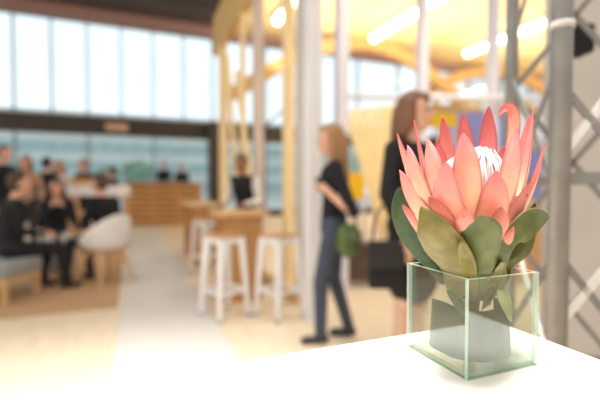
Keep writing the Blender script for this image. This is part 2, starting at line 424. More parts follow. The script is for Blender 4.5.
# small things on the counters
def jar(px, py, z, h, r, rgb, name, label, cat):
    p = U(px, py, z); e = empty(name, p, label=label, cat=cat)
    obj('body', lathe(BM(), [(r*.8, 0), (r, h*.1), (r, h*.6), (r*.45, h*.75), (r*.45, h)]), mat(name, rgb, .3), e, smooth=True)
    obj('rim', lathe(BM(), [(r*.5, h), (r*.5, h*1.05)]), m_dark, e)
p = G(82, 7.85, 1.22)
e = empty('wooden_box', p, -YAW, label='small wooden box standing on the white counter', cat='box')
obj('side_walls', box(BM(), -.13, .13, -.09, .09, 0, .12), m_pallet, e, bevel=.004); obj('lid', box(BM(), -.135, .135, -.095, .095, .12, .135), m_pallet, e)
# grey bench at left
p = G(-24, 4.25); e = empty('upholstered_bench', p, -YAW, label='grey upholstered bench on wooden legs under the man in black', cat='bench')
obj('cushion', box(BM(), -.95, .50, -.28, .30, .27, .42), m_greycushion, e, bevel=.03)
obj('rail_frame', box(BM(), -.93, .48, -.26, .28, .22, .27), m_oak, e)
for x_ in (-.9, .45):
    for y_ in (-.24, .25): 
        b = BM(); bar(b, (x_, y_, 0), (x_, y_, .22), .045, .045, taper=1.25); obj('leg', b, m_oak, e)

# white shell armchair
p = G(104, 5.0); ch = empty('shell_armchair', p, math.radians(62)-YAW, label='white shell armchair with wooden legs holding the man in black', cat='chair')
b = BM(); rings = []
NA = 25
for i in range(NA):       # swept shell: angle around the back, profile from seat centre to rim
    a = -2.05+4.1*i/(NA-1)
    k = math.cos(a)*.5+.5
    top = .05+.36*k**1.7
    row = []
    for t in [0, .25, .5, .7, .82, .9, 1.0]:
        r = .24*min(1, t/.7) + (.05*max(0, t-.7)/.3)
        z = .43 + (.03*(t/.7)**3 if t < .7 else .03+top*((t-.7)/.3)**.9)
        row.append(b.verts.new((r*math.sin(a)*1.02, -r*math.cos(a), z)))
    rings.append(row)
for r0, r1 in zip(rings, rings[1:]):
    for k in range(6): b.faces.new((r0[k], r0[k+1], r1[k+1], r1[k]))
bmesh.ops.remove_doubles(b, verts=b.verts, dist=1e-5)
fs = [b.verts.new((x, y, .43)) for x, y in ((-.2, .24), (.2, .24), (.21, .0), (-.21, .0))]; b.faces.new(fs)
s_ = obj('seat_shell', b, m_white, ch, smooth=True)
md = s_.modifiers.new('s', 'SOLIDIFY'); md.thickness = .014; md = s_.modifiers.new('b', 'SUBSURF'); md.levels = md.render_levels = 1
for sx_ in (-1, 1):
    for sy in (-1, 1):
        b = BM(); bar(b, (sx_*.24, sy*.24, 0), (sx_*.13, sy*.13, .42), .026, .026, taper=1.5); obj('leg', b, m_oak, ch)
obj('under_frame', box(BM(), -.15, .15, -.15, .15, .395, .42), m_oak, ch)
# stools the seated woman sits on
p = G(57, 5.55); e = empty('low_stool', p, label='low grey pouf stool under the seated woman', cat='stool')
obj('cushion', lathe(BM(), [(.18, .06), (.21, .1), (.21, .38), (.19, .43), (.02, .435)]), m_greycushion, e, smooth=True)
obj('plinth', lathe(BM(), [(.17, 0), (.17, .06)]), m_oak, e)

# ------------------------------------------------------------------ people
m_skin = mat('skin_fair', (222, 170, 146), .5, var=.05, scale=10)
m_eye = mat('eye_dark', (40, 30, 28), .2, var=.1); m_lip = mat('lips', (176, 96, 92), .4, var=.05)
def capsule_mesh(p, r0, q, r1, flat=1.0, N=14):
    p = np.array(p, float); q = np.array(q, float); t = q-p; Ln = np.linalg.norm(t)
    t = t/Ln if Ln > 1e-6 else np.array([0, 0, 1.])
    s = np.cross(t, [0, 1, 0.]); 
    if np.linalg.norm(s) < .1: s = np.cross(t, [1., 0, 0])
    s /= np.linalg.norm(s); b = np.cross(s, t)
    rings = []
    for c, r, sg in ((p, r0, -1), (q, r1, 1)):
        angs = np.linspace(-PI/2*.96, 0, 5) if sg < 0 else np.linspace(0, PI/2*.96, 5)
        for a in angs: rings.append((c+t*r*math.sin(a), r*math.cos(a)))
    vs = []; fs = []
    for c, r in rings:
        for k in range(N):
            o = s*r*math.cos(2*PI*k/N) + b*r*math.sin(2*PI*k/N)
            o = o*np.array([1, flat, 1]); vs.append(c+o)
    R = len(rings)
    for i in range(R-1):
        for k in range(N): fs.append((i*N+k, i*N+(k+1) % N, (i+1)*N+(k+1) % N, (i+1)*N+k))
    fs.append(tuple(range(N))[::-1]); fs.append(tuple((R-1)*N+k for k in range(N)))
    return vs, fs
def remesh(prims, voxel, smooth_it, name):
    vs = []; fs = []
    for pr in prims:
        v, f = capsule_mesh(*pr[:5]); o = len(vs); vs += [tuple(x) for x in v]; fs += [tuple(o+i for i in q) for q in f]
    me = bpy.data.meshes.new('t'); me.from_pydata(vs, [], fs); me.update()
    o = bpy.data.objects.new('t', me); C.objects.link(o)
    md = o.modifiers.new('r', 'REMESH'); md.mode = 'VOXEL'; md.voxel_size = voxel
    if smooth_it:
        sm = o.modifiers.new('s', 'SMOOTH'); sm.factor = .5; sm.iterations = smooth_it
    dg = bpy.context.evaluated_depsgraph_get(); dg.update()
    out = bpy.data.meshes.new_from_object(o.evaluated_get(dg)); out.name = name
    bpy.data.objects.remove(o); bpy.data.meshes.remove(me)
    for p in out.polygons: p.use_smooth = True
    return out
def person(loc, face, label, top, legs, hair, hairstyle='short', h=1.75, pose='stand', female=False, arms=None, legsp=None,
           shoes=(40, 34, 34), voxel=.011, sleeves=True, lean=0.0, headturn=0.0, coat=0.0, skin=m_skin, seat=.46, shins=None, group=None, sleeve_rgb=None):
    k = h/1.75
    Lb = {'top': 0, 'legs': 1, 'skin': 2, 'shoe': 3, 'sleeve': 0 if sleeves else 2, 'shin': 4}
    up = 0.0
    if pose == 'sit': up = seat+.12-.95*k
    V = lambda x, y, z: np.array([x*k, y*k, z*k+up])
    def ln(v):    # lean the trunk forward about the pelvis
        c = V(0, 0, .95); d = v-c; a = -lean
        return c+np.array([d[0], d[1]*math.cos(a)-d[2]*math.sin(a), d[1]*math.sin(a)+d[2]*math.cos(a)])
    sh = .165 if female else .19
    if sleeve_rgb: Lb['sleeve'] = 5
    P = []
    def cap(p, r0, q, r1, fl, lab): P.append((p, r0*k, q, r1*k, fl, lab))
    cap(V(-.06, 0, .93), .115, V(.06, 0, .93), .115, .95, 'legs')
    cap(V(0, 0, .98), .135, ln(V(0, .0, 1.14)), .118 if female else .132, .8, 'top')
    cap(ln(V(0, 0, 1.14)), .118 if female else .135, ln(V(0, .01, 1.31)), .145 if female else .165, .74, 'top')
    cap(ln(V(-sh+.035, -.01, 1.405)), .06, ln(V(sh-.035, -.01, 1.405)), .06, 1, 'top')
    if female:
        for s_ in (-1, 1): cap(ln(V(.07*s_, .085, 1.27)), .06, ln(V(.07*s_, .09, 1.26)), .055, 1, 'top')
    if coat: cap(V(0, 0, 1.0), .15, V(0, .02, coat), .2, .75, 'top')
    cap(ln(V(0, -.005, 1.42)), .056, ln(V(0, .015, 1.535)), .05, 1, 'skin')
    hc = ln(V(0, .03, 1.625))
    def hd(x, y, z):
        a = headturn; return hc+np.array([x*math.cos(a)-y*math.sin(a), x*math.sin(a)+y*math.cos(a), z])*k
    cap(hd(0, -.015, .02), .086, hd(0, .0, .035), .084, 1, 'skin')
    cap(hd(0, .02, -.01), .07, hd(0, .045, -.07), .045, 1, 'skin')
    cap(hd(0, .085, .005), .011, hd(0, .105, -.022), .015, 1, 'skin')
    for s_ in (-1, 1): cap(hd(.078*s_, -.01, .012), .016, hd(.08*s_, -.012, -.02), .013, .8, 'skin')
    A_ = arms or {}
    for s_, nm in ((-1, 'l'), (1, 'r')):
        shd = ln(V(sh*s_, -.01, 1.395)); el, wr = A_.get(nm, ((.235*s_, -.03, 1.11), (.24*s_, .06, .87)))
        el = V(*el); wr = V(*wr)
        if pose == 'sit' or lean: 
            if nm not in A_: el = ln(V(.24*s_, .02, 1.12)); wr = V(.17*s_, .28, 1.08)
        cap(shd, .056, el, .043, 1, 'sleeve' if sleeve_rgb else 'top'); cap(el, .042, wr, .029, 1, 'sleeve')
        d = wr-el; d /= np.linalg.norm(d); sd = np.array([s_, 0, 0.]) - d*d[0]*s_; sd /= np.linalg.norm(sd); nn = np.cross(d, sd)*s_
        pm = wr+d*.085*k
        cap(wr+d*.02*k, .027, pm, .03, .8, 'skin')
        for i, (o, ln_) in enumerate(((-.027, .062), (-.009, .074), (.009, .07), (.026, .054))):
            b_ = wr+d*.085*k+sd*o*k; m_ = b_+d*ln_*.55*k+nn*.008*k; t_ = m_+d*ln_*.4*k+nn*.022*k
            cap(b_-d*.02*k, .0105, m_, .0095, 1, 'skin'); cap(m_, .0095, t_, .008, 1, 'skin')
        tb = wr+d*.03*k-sd*.022*k; tm = tb+(d*.035-sd*.03+nn*.012)*k
        cap(tb, .013, tm, .0115, 1, 'skin'); cap(tm, .0115, tm+(d*.03+nn*.012)*k, .009, 1, 'skin')
    Lp = legsp or {}; feet = {}
    for s_, nm in ((-1, 'l'), (1, 'r')):
        hp = V(.085*s_, 0, .92)
        if pose == 'sit':
            kn, an = Lp.get(nm, ((.12*s_, .44, None), (.13*s_, .40, None)))
            kn = np.array([kn[0]*k, kn[1]*k, seat+.06]); an = np.array([an[0]*k, an[1]*k, .1])
        else:
            kn, an = Lp.get(nm, ((.095*s_, .025, .50), (.10*s_, -.015, .1))); kn = V(*kn); an = V(*an)
        cap(hp, .088, kn, .06, 1, 'legs'); cap(kn, .06, an, .047 if not shins else .036, 1, 'shin' if shins else 'legs')
        tz = an[2]-.06*k
        cap(an-np.array([0, .03*k, .045*k]), .038, an+np.array([.015*s_*k, .13*k, -.062*k]), .03, 1, 'shoe')
    me = remesh(P, voxel, 3, 'person')
    co = np.empty(len(me.polygons)*3); me.polygons.foreach_get('center', co); co = co.reshape(-1, 3)
    best = np.full(len(co), 1e9); idx = np.zeros(len(co), int)
    for (p, r0, q, r1, fl, lab) in P:
        p = np.array(p); q = np.array(q); d = q-p; l2 = max(d@d, 1e-9)
        t = np.clip(((co-p)@d)/l2, 0, 1); dist = np.linalg.norm(co-(p+t[:, None]*d), axis=1)-(r0+t*(r1-r0))
        if lab == 'skin': dist -= .004
        m_ = dist < best; best[m_] = dist[m_]; idx[m_] = Lb[lab]
    me.polygons.foreach_set('material_index', idx.astype(np.int32))
    cm = lambda nm, c, rr=.85: mat('%s_%d_%d_%d' % (nm, *c), c, rr, var=.15, scale=18, bump=.1)
    for m_ in (cm('cloth', top), cm('cloth', legs), skin, cm('shoe', shoes, .4), cm('cloth', shins) if shins else skin, cm('cloth', sleeve_rgb or top)): me.materials.append(m_)
    o = bpy.data.objects.new('person', me); C.objects.link(o); tag(o, label, 'person', group)
    o.location = loc; o.rotation_euler = (0, 0, -(math.radians(face)+YAW))
    lo = min(v.co.z for v in me.vertices); o.location.z = -lo
    # hair
    Hp = []
    def hcap(p, r0, q, r1, fl=1): Hp.append((p, r0*k, q, r1*k, fl))
    hcap(hd(0, -.03, .05), .088, hd(0, -.012, .06), .084)
    hcap(hd(0, -.045, .02), .08, hd(0, -.045, -.02), .07)
    if hairstyle == 'short':
        for s_ in (-1, 1): hcap(hd(.062*s_, -.02, .04), .03, hd(.066*s_, -.015, .0), .02)
    if hairstyle in ('long', 'bob'):
        e_ = -.31 if hairstyle == 'long' else -.13
        for s_ in (-1, 1):
            hcap(hd(.06*s_, -.01, .05), .045, hd(.078*s_, -.02, -.08), .04); hcap(hd(.078*s_, -.02, -.08), .04, hd(.075*s_, -.045, e_), .028)
        hcap(hd(0, -.065, 0), .08, hd(0, -.095, e_), .062); hcap(hd(0, .05, .085), .04, hd(0, .055, .08), .04)
    if hairstyle == 'bun': hcap(hd(0, -.12, .06), .04, hd(0, -.13, .06), .035)
    hm = remesh(Hp, max(voxel, .009), 2, 'hair'); hm.materials.append(mat('hair_%d_%d_%d' % hair, hair, .5, var=.3, scale=40, stretch=(6, 6, .6)))
    ho = bpy.data.objects.new('hair', hm); C.objects.link(ho); ho.parent = o
    for s_ in (-1, 1):
        b = BM(); ellipsoid(b, hd(.032*s_, .083, .012), (.012*k, .008*k, .008*k), seg=10); obj('eye', b, m_eye, o, smooth=True)
    b = BM(); ellipsoid(b, hd(0, .088, -.06), (.024*k, .01*k, .008*k), seg=10); obj('mouth', b, m_lip, o, smooth=True)
    return o
BLK = (26, 25, 29); NAVY = (40, 44, 60)
w1 = person(G(334, 3.12), -84, 'blonde woman in black top and blue jeans standing by the white post', (26, 26, 32), (64, 72, 88), (168, 128, 90), 'long',
       1.66, female=True, sleeves=False, voxel=.0075, arms={'l': ((-.235, -.15, 1.06), (-.15, .025, 1.2)), 'r': ((.22, -.06, 1.07), (.06, .06, 1.24))},
       legsp={'l': ((-.09, .10, .5), (-.09, .10, .1)), 'r': ((.09, .0, .5), (.10, -.12, .1))}, shoes=(60, 56, 60))
w2 = person(G(410, 2.62), 138, 'brown haired woman in a long black coat behind the flower', (22, 21, 25), (24, 23, 28), (124, 86, 62), 'bob',
       1.78, female=True, voxel=.0085, coat=.62, arms={'r': ((.25, .0, 1.12), (.22, .1, .88))}, shins=(206, 170, 150), headturn=.3, shoes=(150, 70, 66))
person(G(256, 5.15)-Vector((.14, 0, 0)), 205, 'man in black waistcoat over white shirt behind the timber posts', (30, 30, 38), (50, 50, 60), (60, 44, 38), 'short', 1.60, sleeve_rgb=(226, 224, 226), lean=.12,
       skin=mat('skin_tan', (150, 104, 82), .5, var=.05))
person(G(8, 4.45), 42, 'man in black sitting on the grey upholstered bench', BLK, (34, 34, 40), (74, 54, 44), 'short', 1.8, 'sit', lean=.12, seat=.42,
       legsp={'l': ((-.14, .42, 0), (-.15, .34, 0)), 'r': ((.13, .46, 0), (.14, .5, 0))})
person(G(57, 5.55), 150, 'woman in dark top and pale trousers sitting with hands at her face', (34, 32, 42), (196, 190, 186), (96, 66, 50), 'bob', 1.66, 'sit', female=True, lean=.15, seat=.435,
       arms={'l': ((-.22, .16, 1.10), (-.07, .2, 1.36)), 'r': ((.22, .16, 1.10), (.07, .2, 1.36))})
person(G(105, 5.0)+Vector((0, 0, 0)), -68, 'man in black sitting in the white shell armchair', BLK, (44, 48, 62), (84, 58, 48), 'short', 1.74, 'sit', lean=.1, seat=.45,
       legsp={'l': ((-.12, .46, 0), (-.14, .52, 0)), 'r': ((.12, .46, 0), (.1, .38, 0))})
stand = [
 (4, 6.6, 100, 'man in black standing at the far left edge behind the bench', BLK, (30, 30, 34), (50, 40, 36), 'short', 1.86, False),
 (27, 7.2, 170, 'person in fawn top with brown hair standing behind the seated man', (186, 150, 124), (60, 56, 60), (128, 92, 70), 'long', 1.74, True),
 (47, 8.0, 10, 'person in black standing just left of the white counter', BLK, (26, 26, 30), (40, 32, 30), 'short', 1.78, False),
 (60, 8.7, 150, 'person in white shirt with brown hair at the white counter', (206, 196, 194), (60, 60, 70), (120, 80, 60), 'bob', 1.76, True),
 (84, 9.2, -170, 'person in dark jacket standing behind the wooden box on the counter', (40, 42, 50), (40, 40, 46), (100, 72, 58), 'short', 1.82, False),
 (113, 9.4, -90, 'person in dark clothes standing at the right end of the counter', (34, 36, 42), (36, 36, 40), (46, 38, 36), 'short', 1.66, False),
]
for px, z, fc, lb, tp, lg, hr, hs, hh, fem in stand:
    person(G(px, z), fc, lb, tp, lg, hr, hs, hh, female=fem, voxel=.014)
for_bar = struct('floor_platform', box(BM(), -.5, 2.8, 14.1, 16.2, 0, .26), m_brown)
b1 = person(G(164, 13.9), 180, 'person in black behind the slatted bar, the one on the left', BLK, BLK, (40, 34, 34), 'short', 1.82, voxel=.016)
b2 = person(G(182, 13.9), 180, 'person in black behind the slatted bar, the one on the right', (30, 32, 38), BLK, (46, 38, 36), 'short', 1.74, voxel=.016)
b1.location.z += .26; b2.location.z += .26
# green bag on the blonde woman's arm
p = U(349, 239, 2.86); e = empty('green_bag', p, -YAW, label='leafy green shopping bag hanging from the arm of the blonde woman', cat='bag')
b = BM(); ellipsoid(b, (0, 0, -.01), (.095, .07, .12), seg=20)
for v in b.verts:
    v.co += v.co.normalized()*random.uniform(-.008, .008)
obj('bag_body', b, mat('mottled_green', (84, 100, 58), .8, var=.6, scale=16), e, smooth=True)
obj('handle', tube(BM(), [(-.05, 0, .08), (-.045, 0, .17), (0, 0, .21), (.045, 0, .17), (.05, 0, .08)], .008, 8), m_black, e)
# black handbag of second woman
p = U(386, 262, 2.33); e = empty('handbag', p, -YAW, label='black handbag hanging beside the woman in the long black coat', cat='bag')
b = BM(); box(b, -.10, .09, -.04, .04, -.15, .12); obj('bag_body', b, m_black, e, bevel=.02)
obj('flap', box(BM(), -.10, .09, -.052, -.042, -.03, .11), mat('black_leather', (34, 32, 34), .4), e, bevel=.004)
obj('strap', tube(BM(), [(-.08, 0, .11), (-.06, 0, .26), (0, .0, .36), (.06, 0, .26), (.075, 0, .11)], .007, 8), m_black, e)
# carpet under seating group
o = obj('carpet', box(BM(), -6, -.15, 4.35, 9.5, 0, .004), m_carpet); o.name = 'floor_carpet'; o['kind'] = 'structure'

# ------------------------------------------------------------------ near table
TZ = CAMZ-.245
tb = empty('standing_table', (.4, .2, 0), label='white high table in front carrying the flower vase', cat='table')
obj('tabletop', box(BM(), -1.0, .22, -.75, .367, TZ-.04, TZ), m_tabletop, tb, bevel=.006)
for sx_ in (-.85, .14):
    obj('leg', box(BM(), sx_-.03, sx_+.03, .22, .28, 0, TZ-.04), m_white, tb)
    obj('leg', box(BM(), sx_-.03, sx_+.03, -.68, -.62, 0, TZ-.04), m_white, tb)

# ------------------------------------------------------------------ vase
ZC = .596; cx = ZC*math.sin(YAW)+.2475*math.cos(YAW); cy = ZC*math.cos(YAW)-.2475*math.sin(YAW)
HV = .063; RIM = CAMZ-.116; T = .0056
def edge_mat():
    m = bpy.data.materials.new('green_glass_edge'); m.use_nodes = True; t = m.node_tree; t.nodes.clear()
    o = t.nodes.new('ShaderNodeOutputMaterial'); a = t.nodes.new('ShaderNodeMixShader'); a.inputs[0].default_value = .55
    tr_ = t.nodes.new('ShaderNodeBsdfTransparent'); tr_.inputs[0].default_value = (.8, .95, .85, 1)
    b2 = t.nodes.new('ShaderNodeMixShader'); b2.inputs[0].default_value = .5
    d = t.nodes.new('ShaderNodeBsdfDiffuse'); d.inputs[0].default_value = (.9, .95, .86, 1)
    tl = t.nodes.new('ShaderNodeBsdfTranslucent'); tl.inputs[0].default_value = (.75, .9, .78, 1)
    t.links.new(d.outputs[0], b2.inputs[1]); t.links.new(tl.outputs[0], b2.inputs[2])
    t.links.new(tr_.outputs[0], a.inputs[1]); t.links.new(b2.outputs[0], a.inputs[2]); t.links.new(a.outputs[0], o.inputs[0]); return m
m_edge = edge_mat(); m_vg = glass_mat('vase_glass', (.96, .985, .965), .3, .01)
va = empty('glass_vase', (cx, cy, TZ), label='square clear glass vase with pale green edges on the white table', cat='vase')
HVz = RIM-TZ
def panel(name, x0, x1, y0, y1, z0, z1, thin):
    b = BM(); box(b, x0, x1, y0, y1, z0, z1); b.normal_update()
    for f in b.faces: f.material_index = 0 if abs(f.normal[thin]) > .9 else 1
    obj(name, b, [m_vg, m_edge], va)
panel('side_panel', -HV, HV, -HV, -HV+T, 0, HVz, 1); panel('side_panel', -HV, HV, HV-T, HV, 0, HVz, 1)
panel('side_panel', -HV, -HV+T, -HV+T, HV-T, 0, HVz, 0); panel('side_panel', HV-T, HV, -HV+T, HV-T, 0, HVz, 0)
panel('bottom_panel', -HV+T, HV-T, -HV+T, HV-T, .0005, .006, 2)
# folded leaf lining inside vase
b = BM(); top = RIM-.047; n_ = 22; rows = []
for i in range(n_):
    a = math.radians(150+210*i/(n_-1)); rr = .05
    x = max(-.053, min(.053, rr*1.15*math.cos(a))); y = max(-.053, min(.053, rr*1.15*math.sin(a)))
    zt = top-TZ+.002*math.sin(i*.5)
    rows.append([b.verts.new((x*(.97-.06*t+.0), y*(.97-.06*t), .012+(zt-.012)*t)) for t in (0, .33, .66, 1)])
for r0, r1 in zip(rows, rows[1:]):
    for k in range(3): b.faces.new((r0[k], r1[k], r1[k+1], r0[k+1]))
def leaf_mat(name, c1, c2, rough=.42, vein=.12):
    m, t, bs = new_mat(name); bs.inputs['Roughness'].default_value = rough; bs.inputs['Specular IOR Level'].default_value = .35
    uv = t.nodes.new('ShaderNodeUVMap'); uv.uv_map = 'uv'; sp = t.nodes.new('ShaderNodeSeparateXYZ')
    t.links.new(uv.outputs[0], sp.inputs[0])
    co = t.nodes.new('ShaderNodeTexCoord'); nz = t.nodes.new('ShaderNodeTexNoise'); nz.inputs['Scale'].default_value = 45; nz.inputs['Detail'].default_value = 6
    t.links.new(co.outputs['Object'], nz.inputs[0])
    rp = t.nodes.new('ShaderNodeValToRGB'); rp.color_ramp.elements[0].color = (*lin(c1), 1); rp.color_ramp.elements[1].color = (*lin(c2), 1)
    rp.color_ramp.elements[0].position = .35; rp.color_ramp.elements[1].position = .68
    t.links.new(nz.outputs[0], rp.inputs[0])
    # red-brown rim
    ab = t.nodes.new('ShaderNodeMath'); ab.operation = 'ABSOLUTE'
    s1 = t.nodes.new('ShaderNodeMath'); s1.operation = 'SUBTRACT'; s1.inputs[1].default_value = .5
    t.links.new(sp.outputs['X'], s1.inputs[0]); t.links.new(s1.outputs[0], ab.inputs[0])
    mr_ = t.nodes.new('ShaderNodeMapRange'); mr_.inputs[1].default_value = .46; mr_.inputs[2].default_value = .5
    t.links.new(ab.outputs[0], mr_.inputs[0])
    mxr = t.nodes.new('ShaderNodeMixRGB'); mxr.inputs[2].default_value = (*lin((150, 120, 70)), 1)
    t.links.new(mr_.outputs[0], mxr.inputs[0]); t.links.new(rp.outputs[0], mxr.inputs[1]); t.links.new(mxr.outputs[0], bs.inputs['Base Color'])
    bp = t.nodes.new('ShaderNodeBump'); bp.inputs['Strength'].default_value = .15; bp.inputs['Distance'].default_value = .001
    t.links.new(nz.outputs[0], bp.inputs['Height']); t.links.new(bp.outputs[0], bs.inputs['Normal'])
    return m
lo = obj('lining_leaf', b, mat('dark_flax_leaf', (46, 62, 46), .6, var=.2, scale=30, stretch=(1, 1, 12)), smooth=True, loc=(cx, cy, TZ))
tag(lo, 'dark green leaf folded around inside the glass vase', 'leaf')
md = lo.modifiers.new('s', 'SOLIDIFY'); md.thickness = .0008

# ------------------------------------------------------------------ protea
AX = U(471, 188, ZC); AX = Vector((AX.x, AX.y, 0)); back = Vector((fwd.x, fwd.y, 0)).normalized()
pf = empty('king_protea', (AX.x, AX.y, TZ), label='large pink king protea flower with green leaves in the glass vase', cat='flower')
ORG = Vector((AX.x, AX.y, TZ))
def catmull(P, n):
    P = [P[0]*2-P[1]] + P + [P[-1]*2-P[-2]]; out = []; m = len(P)-3
    for i in range(n):
        u = i/(n-1)*m; k = min(int(u), m-1); t = u-k; a, b_, c, d = P[k:k+4]
        out.append(.5*((2*b_)+(c-a)*t+(2*a-5*b_+4*c-d)*t*t+(-a+3*b_-3*c+d)*t**3))
    return out
def sstep(xs, ys, t): return float(np.interp(t, xs, ys))
def bract_mat(name, base, mid, tip, rim, spots=0.0):
    m, t, bs = new_mat(name); bs.inputs['Roughness'].default_value = .55; bs.inputs['Specular IOR Level'].default_value = .25
    bs.inputs['Subsurface Weight'].default_value = .25; bs.inputs['Subsurface Radius'].default_value = (.006, .003, .002); bs.inputs['Subsurface Scale'].default_value = 1
    bs.inputs['Sheen Weight'].default_value = .15
    uv = t.nodes.new('ShaderNodeUVMap'); uv.uv_map = 'uv'; sp = t.nodes.new('ShaderNodeSeparateXYZ'); t.links.new(uv.outputs[0], sp.inputs[0])
    co = t.nodes.new('ShaderNodeTexCoord'); nz = t.nodes.new('ShaderNodeTexNoise'); nz.inputs['Scale'].default_value = 60; nz.inputs['Detail'].default_value = 5
    t.links.new(co.outputs['Object'], nz.inputs[0])
    ad = t.nodes.new('ShaderNodeMath'); ad.operation = 'MULTIPLY_ADD'; ad.inputs[1].default_value = .22; 
    t.links.new(nz.outputs[0], ad.inputs[0]); 
    sb = t.nodes.new('ShaderNodeMath'); sb.operation = 'SUBTRACT'; sb.inputs[1].default_value = .11
    t.links.new(sp.outputs['Y'], ad.inputs[2]); t.links.new(ad.outputs[0], sb.inputs[0])
    rp = t.nodes.new('ShaderNodeValToRGB'); cr = rp.color_ramp
    cr.elements[0].position = .28; cr.elements[0].color = (*lin(base), 1); cr.elements[1].position = 1; cr.elements[1].color = (*lin(tip), 1)
    e = cr.elements.new(.64); e.color = (*lin(mid), 1)
    t.links.new(sb.outputs[0], rp.inputs[0])
    s1 = t.nodes.new('ShaderNodeMath'); s1.operation = 'SUBTRACT'; s1.inputs[1].default_value = .5
    ab = t.nodes.new('ShaderNodeMath'); ab.operation = 'ABSOLUTE'
    t.links.new(sp.outputs['X'], s1.inputs[0]); t.links.new(s1.outputs[0], ab.inputs[0])
    mr_ = t.nodes.new('ShaderNodeMapRange'); mr_.inputs[1].default_value = .38; mr_.inputs[2].default_value = .5; mr_.inputs[4].default_value = .9
    t.links.new(ab.outputs[0], mr_.inputs[0])
    mxr = t.nodes.new('ShaderNodeMixRGB'); mxr.inputs[2].default_value = (*lin(rim), 1)
    t.links.new(mr_.outputs[0], mxr.inputs[0]); t.links.new(rp.outputs[0], mxr.inputs[1]); last = mxr
    if spots:
        vz = t.nodes.new('ShaderNodeTexNoise'); vz.inputs['Scale'].default_value = 160; t.links.new(co.outputs['Object'], vz.inputs[0])
        r2 = t.nodes.new('ShaderNodeMapRange'); r2.inputs[1].default_value = .66; r2.inputs[2].default_value = .74; r2.inputs[4].default_value = spots
        t.links.new(vz.outputs[0], r2.inputs[0]); m2 = t.nodes.new('ShaderNodeMixRGB'); m2.inputs[2].default_value = (*lin((110, 52, 44)), 1)
        t.links.new(r2.outputs[0], m2.inputs[0]); t.links.new(last.outputs[0], m2.inputs[1]); last = m2
    t.links.new(last.outputs[0], bs.inputs['Base Color'])
    return m
PK = bract_mat('salmon_bract', (250, 224, 186), (238, 160, 142), (218, 116, 120), (190, 74, 86))
PKD = bract_mat('deep_pink_bract', (242, 178, 162), (224, 132, 130), (206, 98, 108), (180, 64, 80))
PKS = bract_mat('spotted_bract', (226, 184, 150), (212, 140, 120), (184, 100, 92), (160, 60, 62), .8)
PKR = bract_mat('russet_bract', (226, 170, 140), (190, 110, 92), (150, 70, 64), (140, 50, 52), .4)
PIN = bract_mat('inner_bract_face', (250, 220, 190), (232, 150, 140), (206, 96, 104), (190, 76, 88))
LG = leaf_mat('olive_leaf', (94, 86, 40), (124, 110, 56)); LGR = leaf_mat('fresh_leaf', (70, 78, 36), (94, 98, 48))
LDK = leaf_mat('deep_green_leaf', (44, 66, 38), (64, 84, 48)); LPALE = leaf_mat('pale_leaf', (140, 146, 104), (168, 168, 124))
TW = [0, .12, .3, .5, .7, .84, .93, .98, 1]
def blade(name, pts, hw, m, s=1, cup=.30, shape='bract', m_in=None, thick=.0011, outv=None):
    P = []
    for px, py, R in pts[::-1]:
        dx = px-471; d = s*math.sqrt(max(R*R-dx*dx, 0))
        P.append(U(px, py, ZC-d/688.0))
    n = 22; mC = 9; sp = catmull(P, n)
    if shape == 'bract': Wy = [.62, .76, .95, 1, .86, .62, .37, .17, .03]
    elif shape == 'leaf': Wy = [.35, .55, .85, 1, .92, .70, .44, .22, .04]
    elif shape == 'pointed': Wy = [.5, .85, 1, .9, .66, .44, .26, .12, .02]
    elif shape == 'broad': Wy = [.4, .62, .88, 1, .99, .85, .6, .33, .06]
    else: Wy = [.7, .8, .95, 1, .8, .55, .3, .15, .03]
    o_ = (sp[int(n*.6)]-AX); o_.z = 0
    o2 = sp[-1]-AX; o2.z = 0
    out = outv or (o_*.7+o2*.3).normalized()
    bm = BM(); uvl = bm.loops.layers.uv.new('uv'); g = []
    tl = [i/(n-1) for i in range(n)]
    tl = [1-(1-t)**1.25 for t in tl]
    sp = [sp[0]]*0 + [catmull(P, 200)[min(199, int(round(t*199)))] for t in tl]
    zclampR = RIM
    for i in range(n):
        T_ = (sp[min(i+1, n-1)]-sp[max(i-1, 0)]).normalized()
        Sd = T_.cross(out)
        if Sd.length < 1e-3: Sd = rgt.copy()
        Sd.normalize(); N = Sd.cross(T_).normalized()
        if N.dot(out) < 0: N = -N
        wv = sstep(TW, Wy, tl[i])*hw/688.0; row = []
        for j in range(mC):
            u = -1+2*j/(mC-1)
            c = sp[i]+Sd*wv*u-N*wv*cup*(u*u)+N*wv*.05*math.exp(-(u*5)**2)*(1 if shape != 'bract' else .4)
            c = c+N*.0008*math.sin(tl[i]*9+u*3+hw)
            lim = .0535+max(0, c.z-RIM)*1.35
            qx, qy = c.x-cx, c.y-cy
            mxx = max(abs(qx), abs(qy))
            if mxx > lim: qx *= lim/mxx; qy *= lim/mxx
            c = Vector((cx+qx, cy+qy, max(c.z, TZ+.01)))
            row.append(bm.verts.new(c-ORG))
        g.append(row)
    for i in range(n-1):
        for j in range(mC-1):
            f = bm.faces.new((g[i][j], g[i][j+1], g[i+1][j+1], g[i+1][j])); f.smooth = True
            for lp, (a, b_) in zip(f.loops, ((i, j), (i, j+1), (i+1, j+1), (i+1, j))):
                lp[uvl].uv = (b_/(mC-1), tl[a])
    bm.normal_update()
    ff = bm.faces[:] ; cen = sum((f.normal.dot(out) for f in ff))
    if cen < 0: bmesh.ops.reverse_faces(bm, faces=ff)
    o = obj(name, bm, [m, m_in or m], pf, smooth=True)
    md = o.modifiers.new('solid', 'SOLIDIFY'); md.thickness = thick; md.offset = -1; md.material_offset = 1; md.material_offset_rim = 0
    md = o.modifiers.new('sub', 'SUBSURF'); md.levels = md.render_levels = 1
    return o
BR = 'bract'
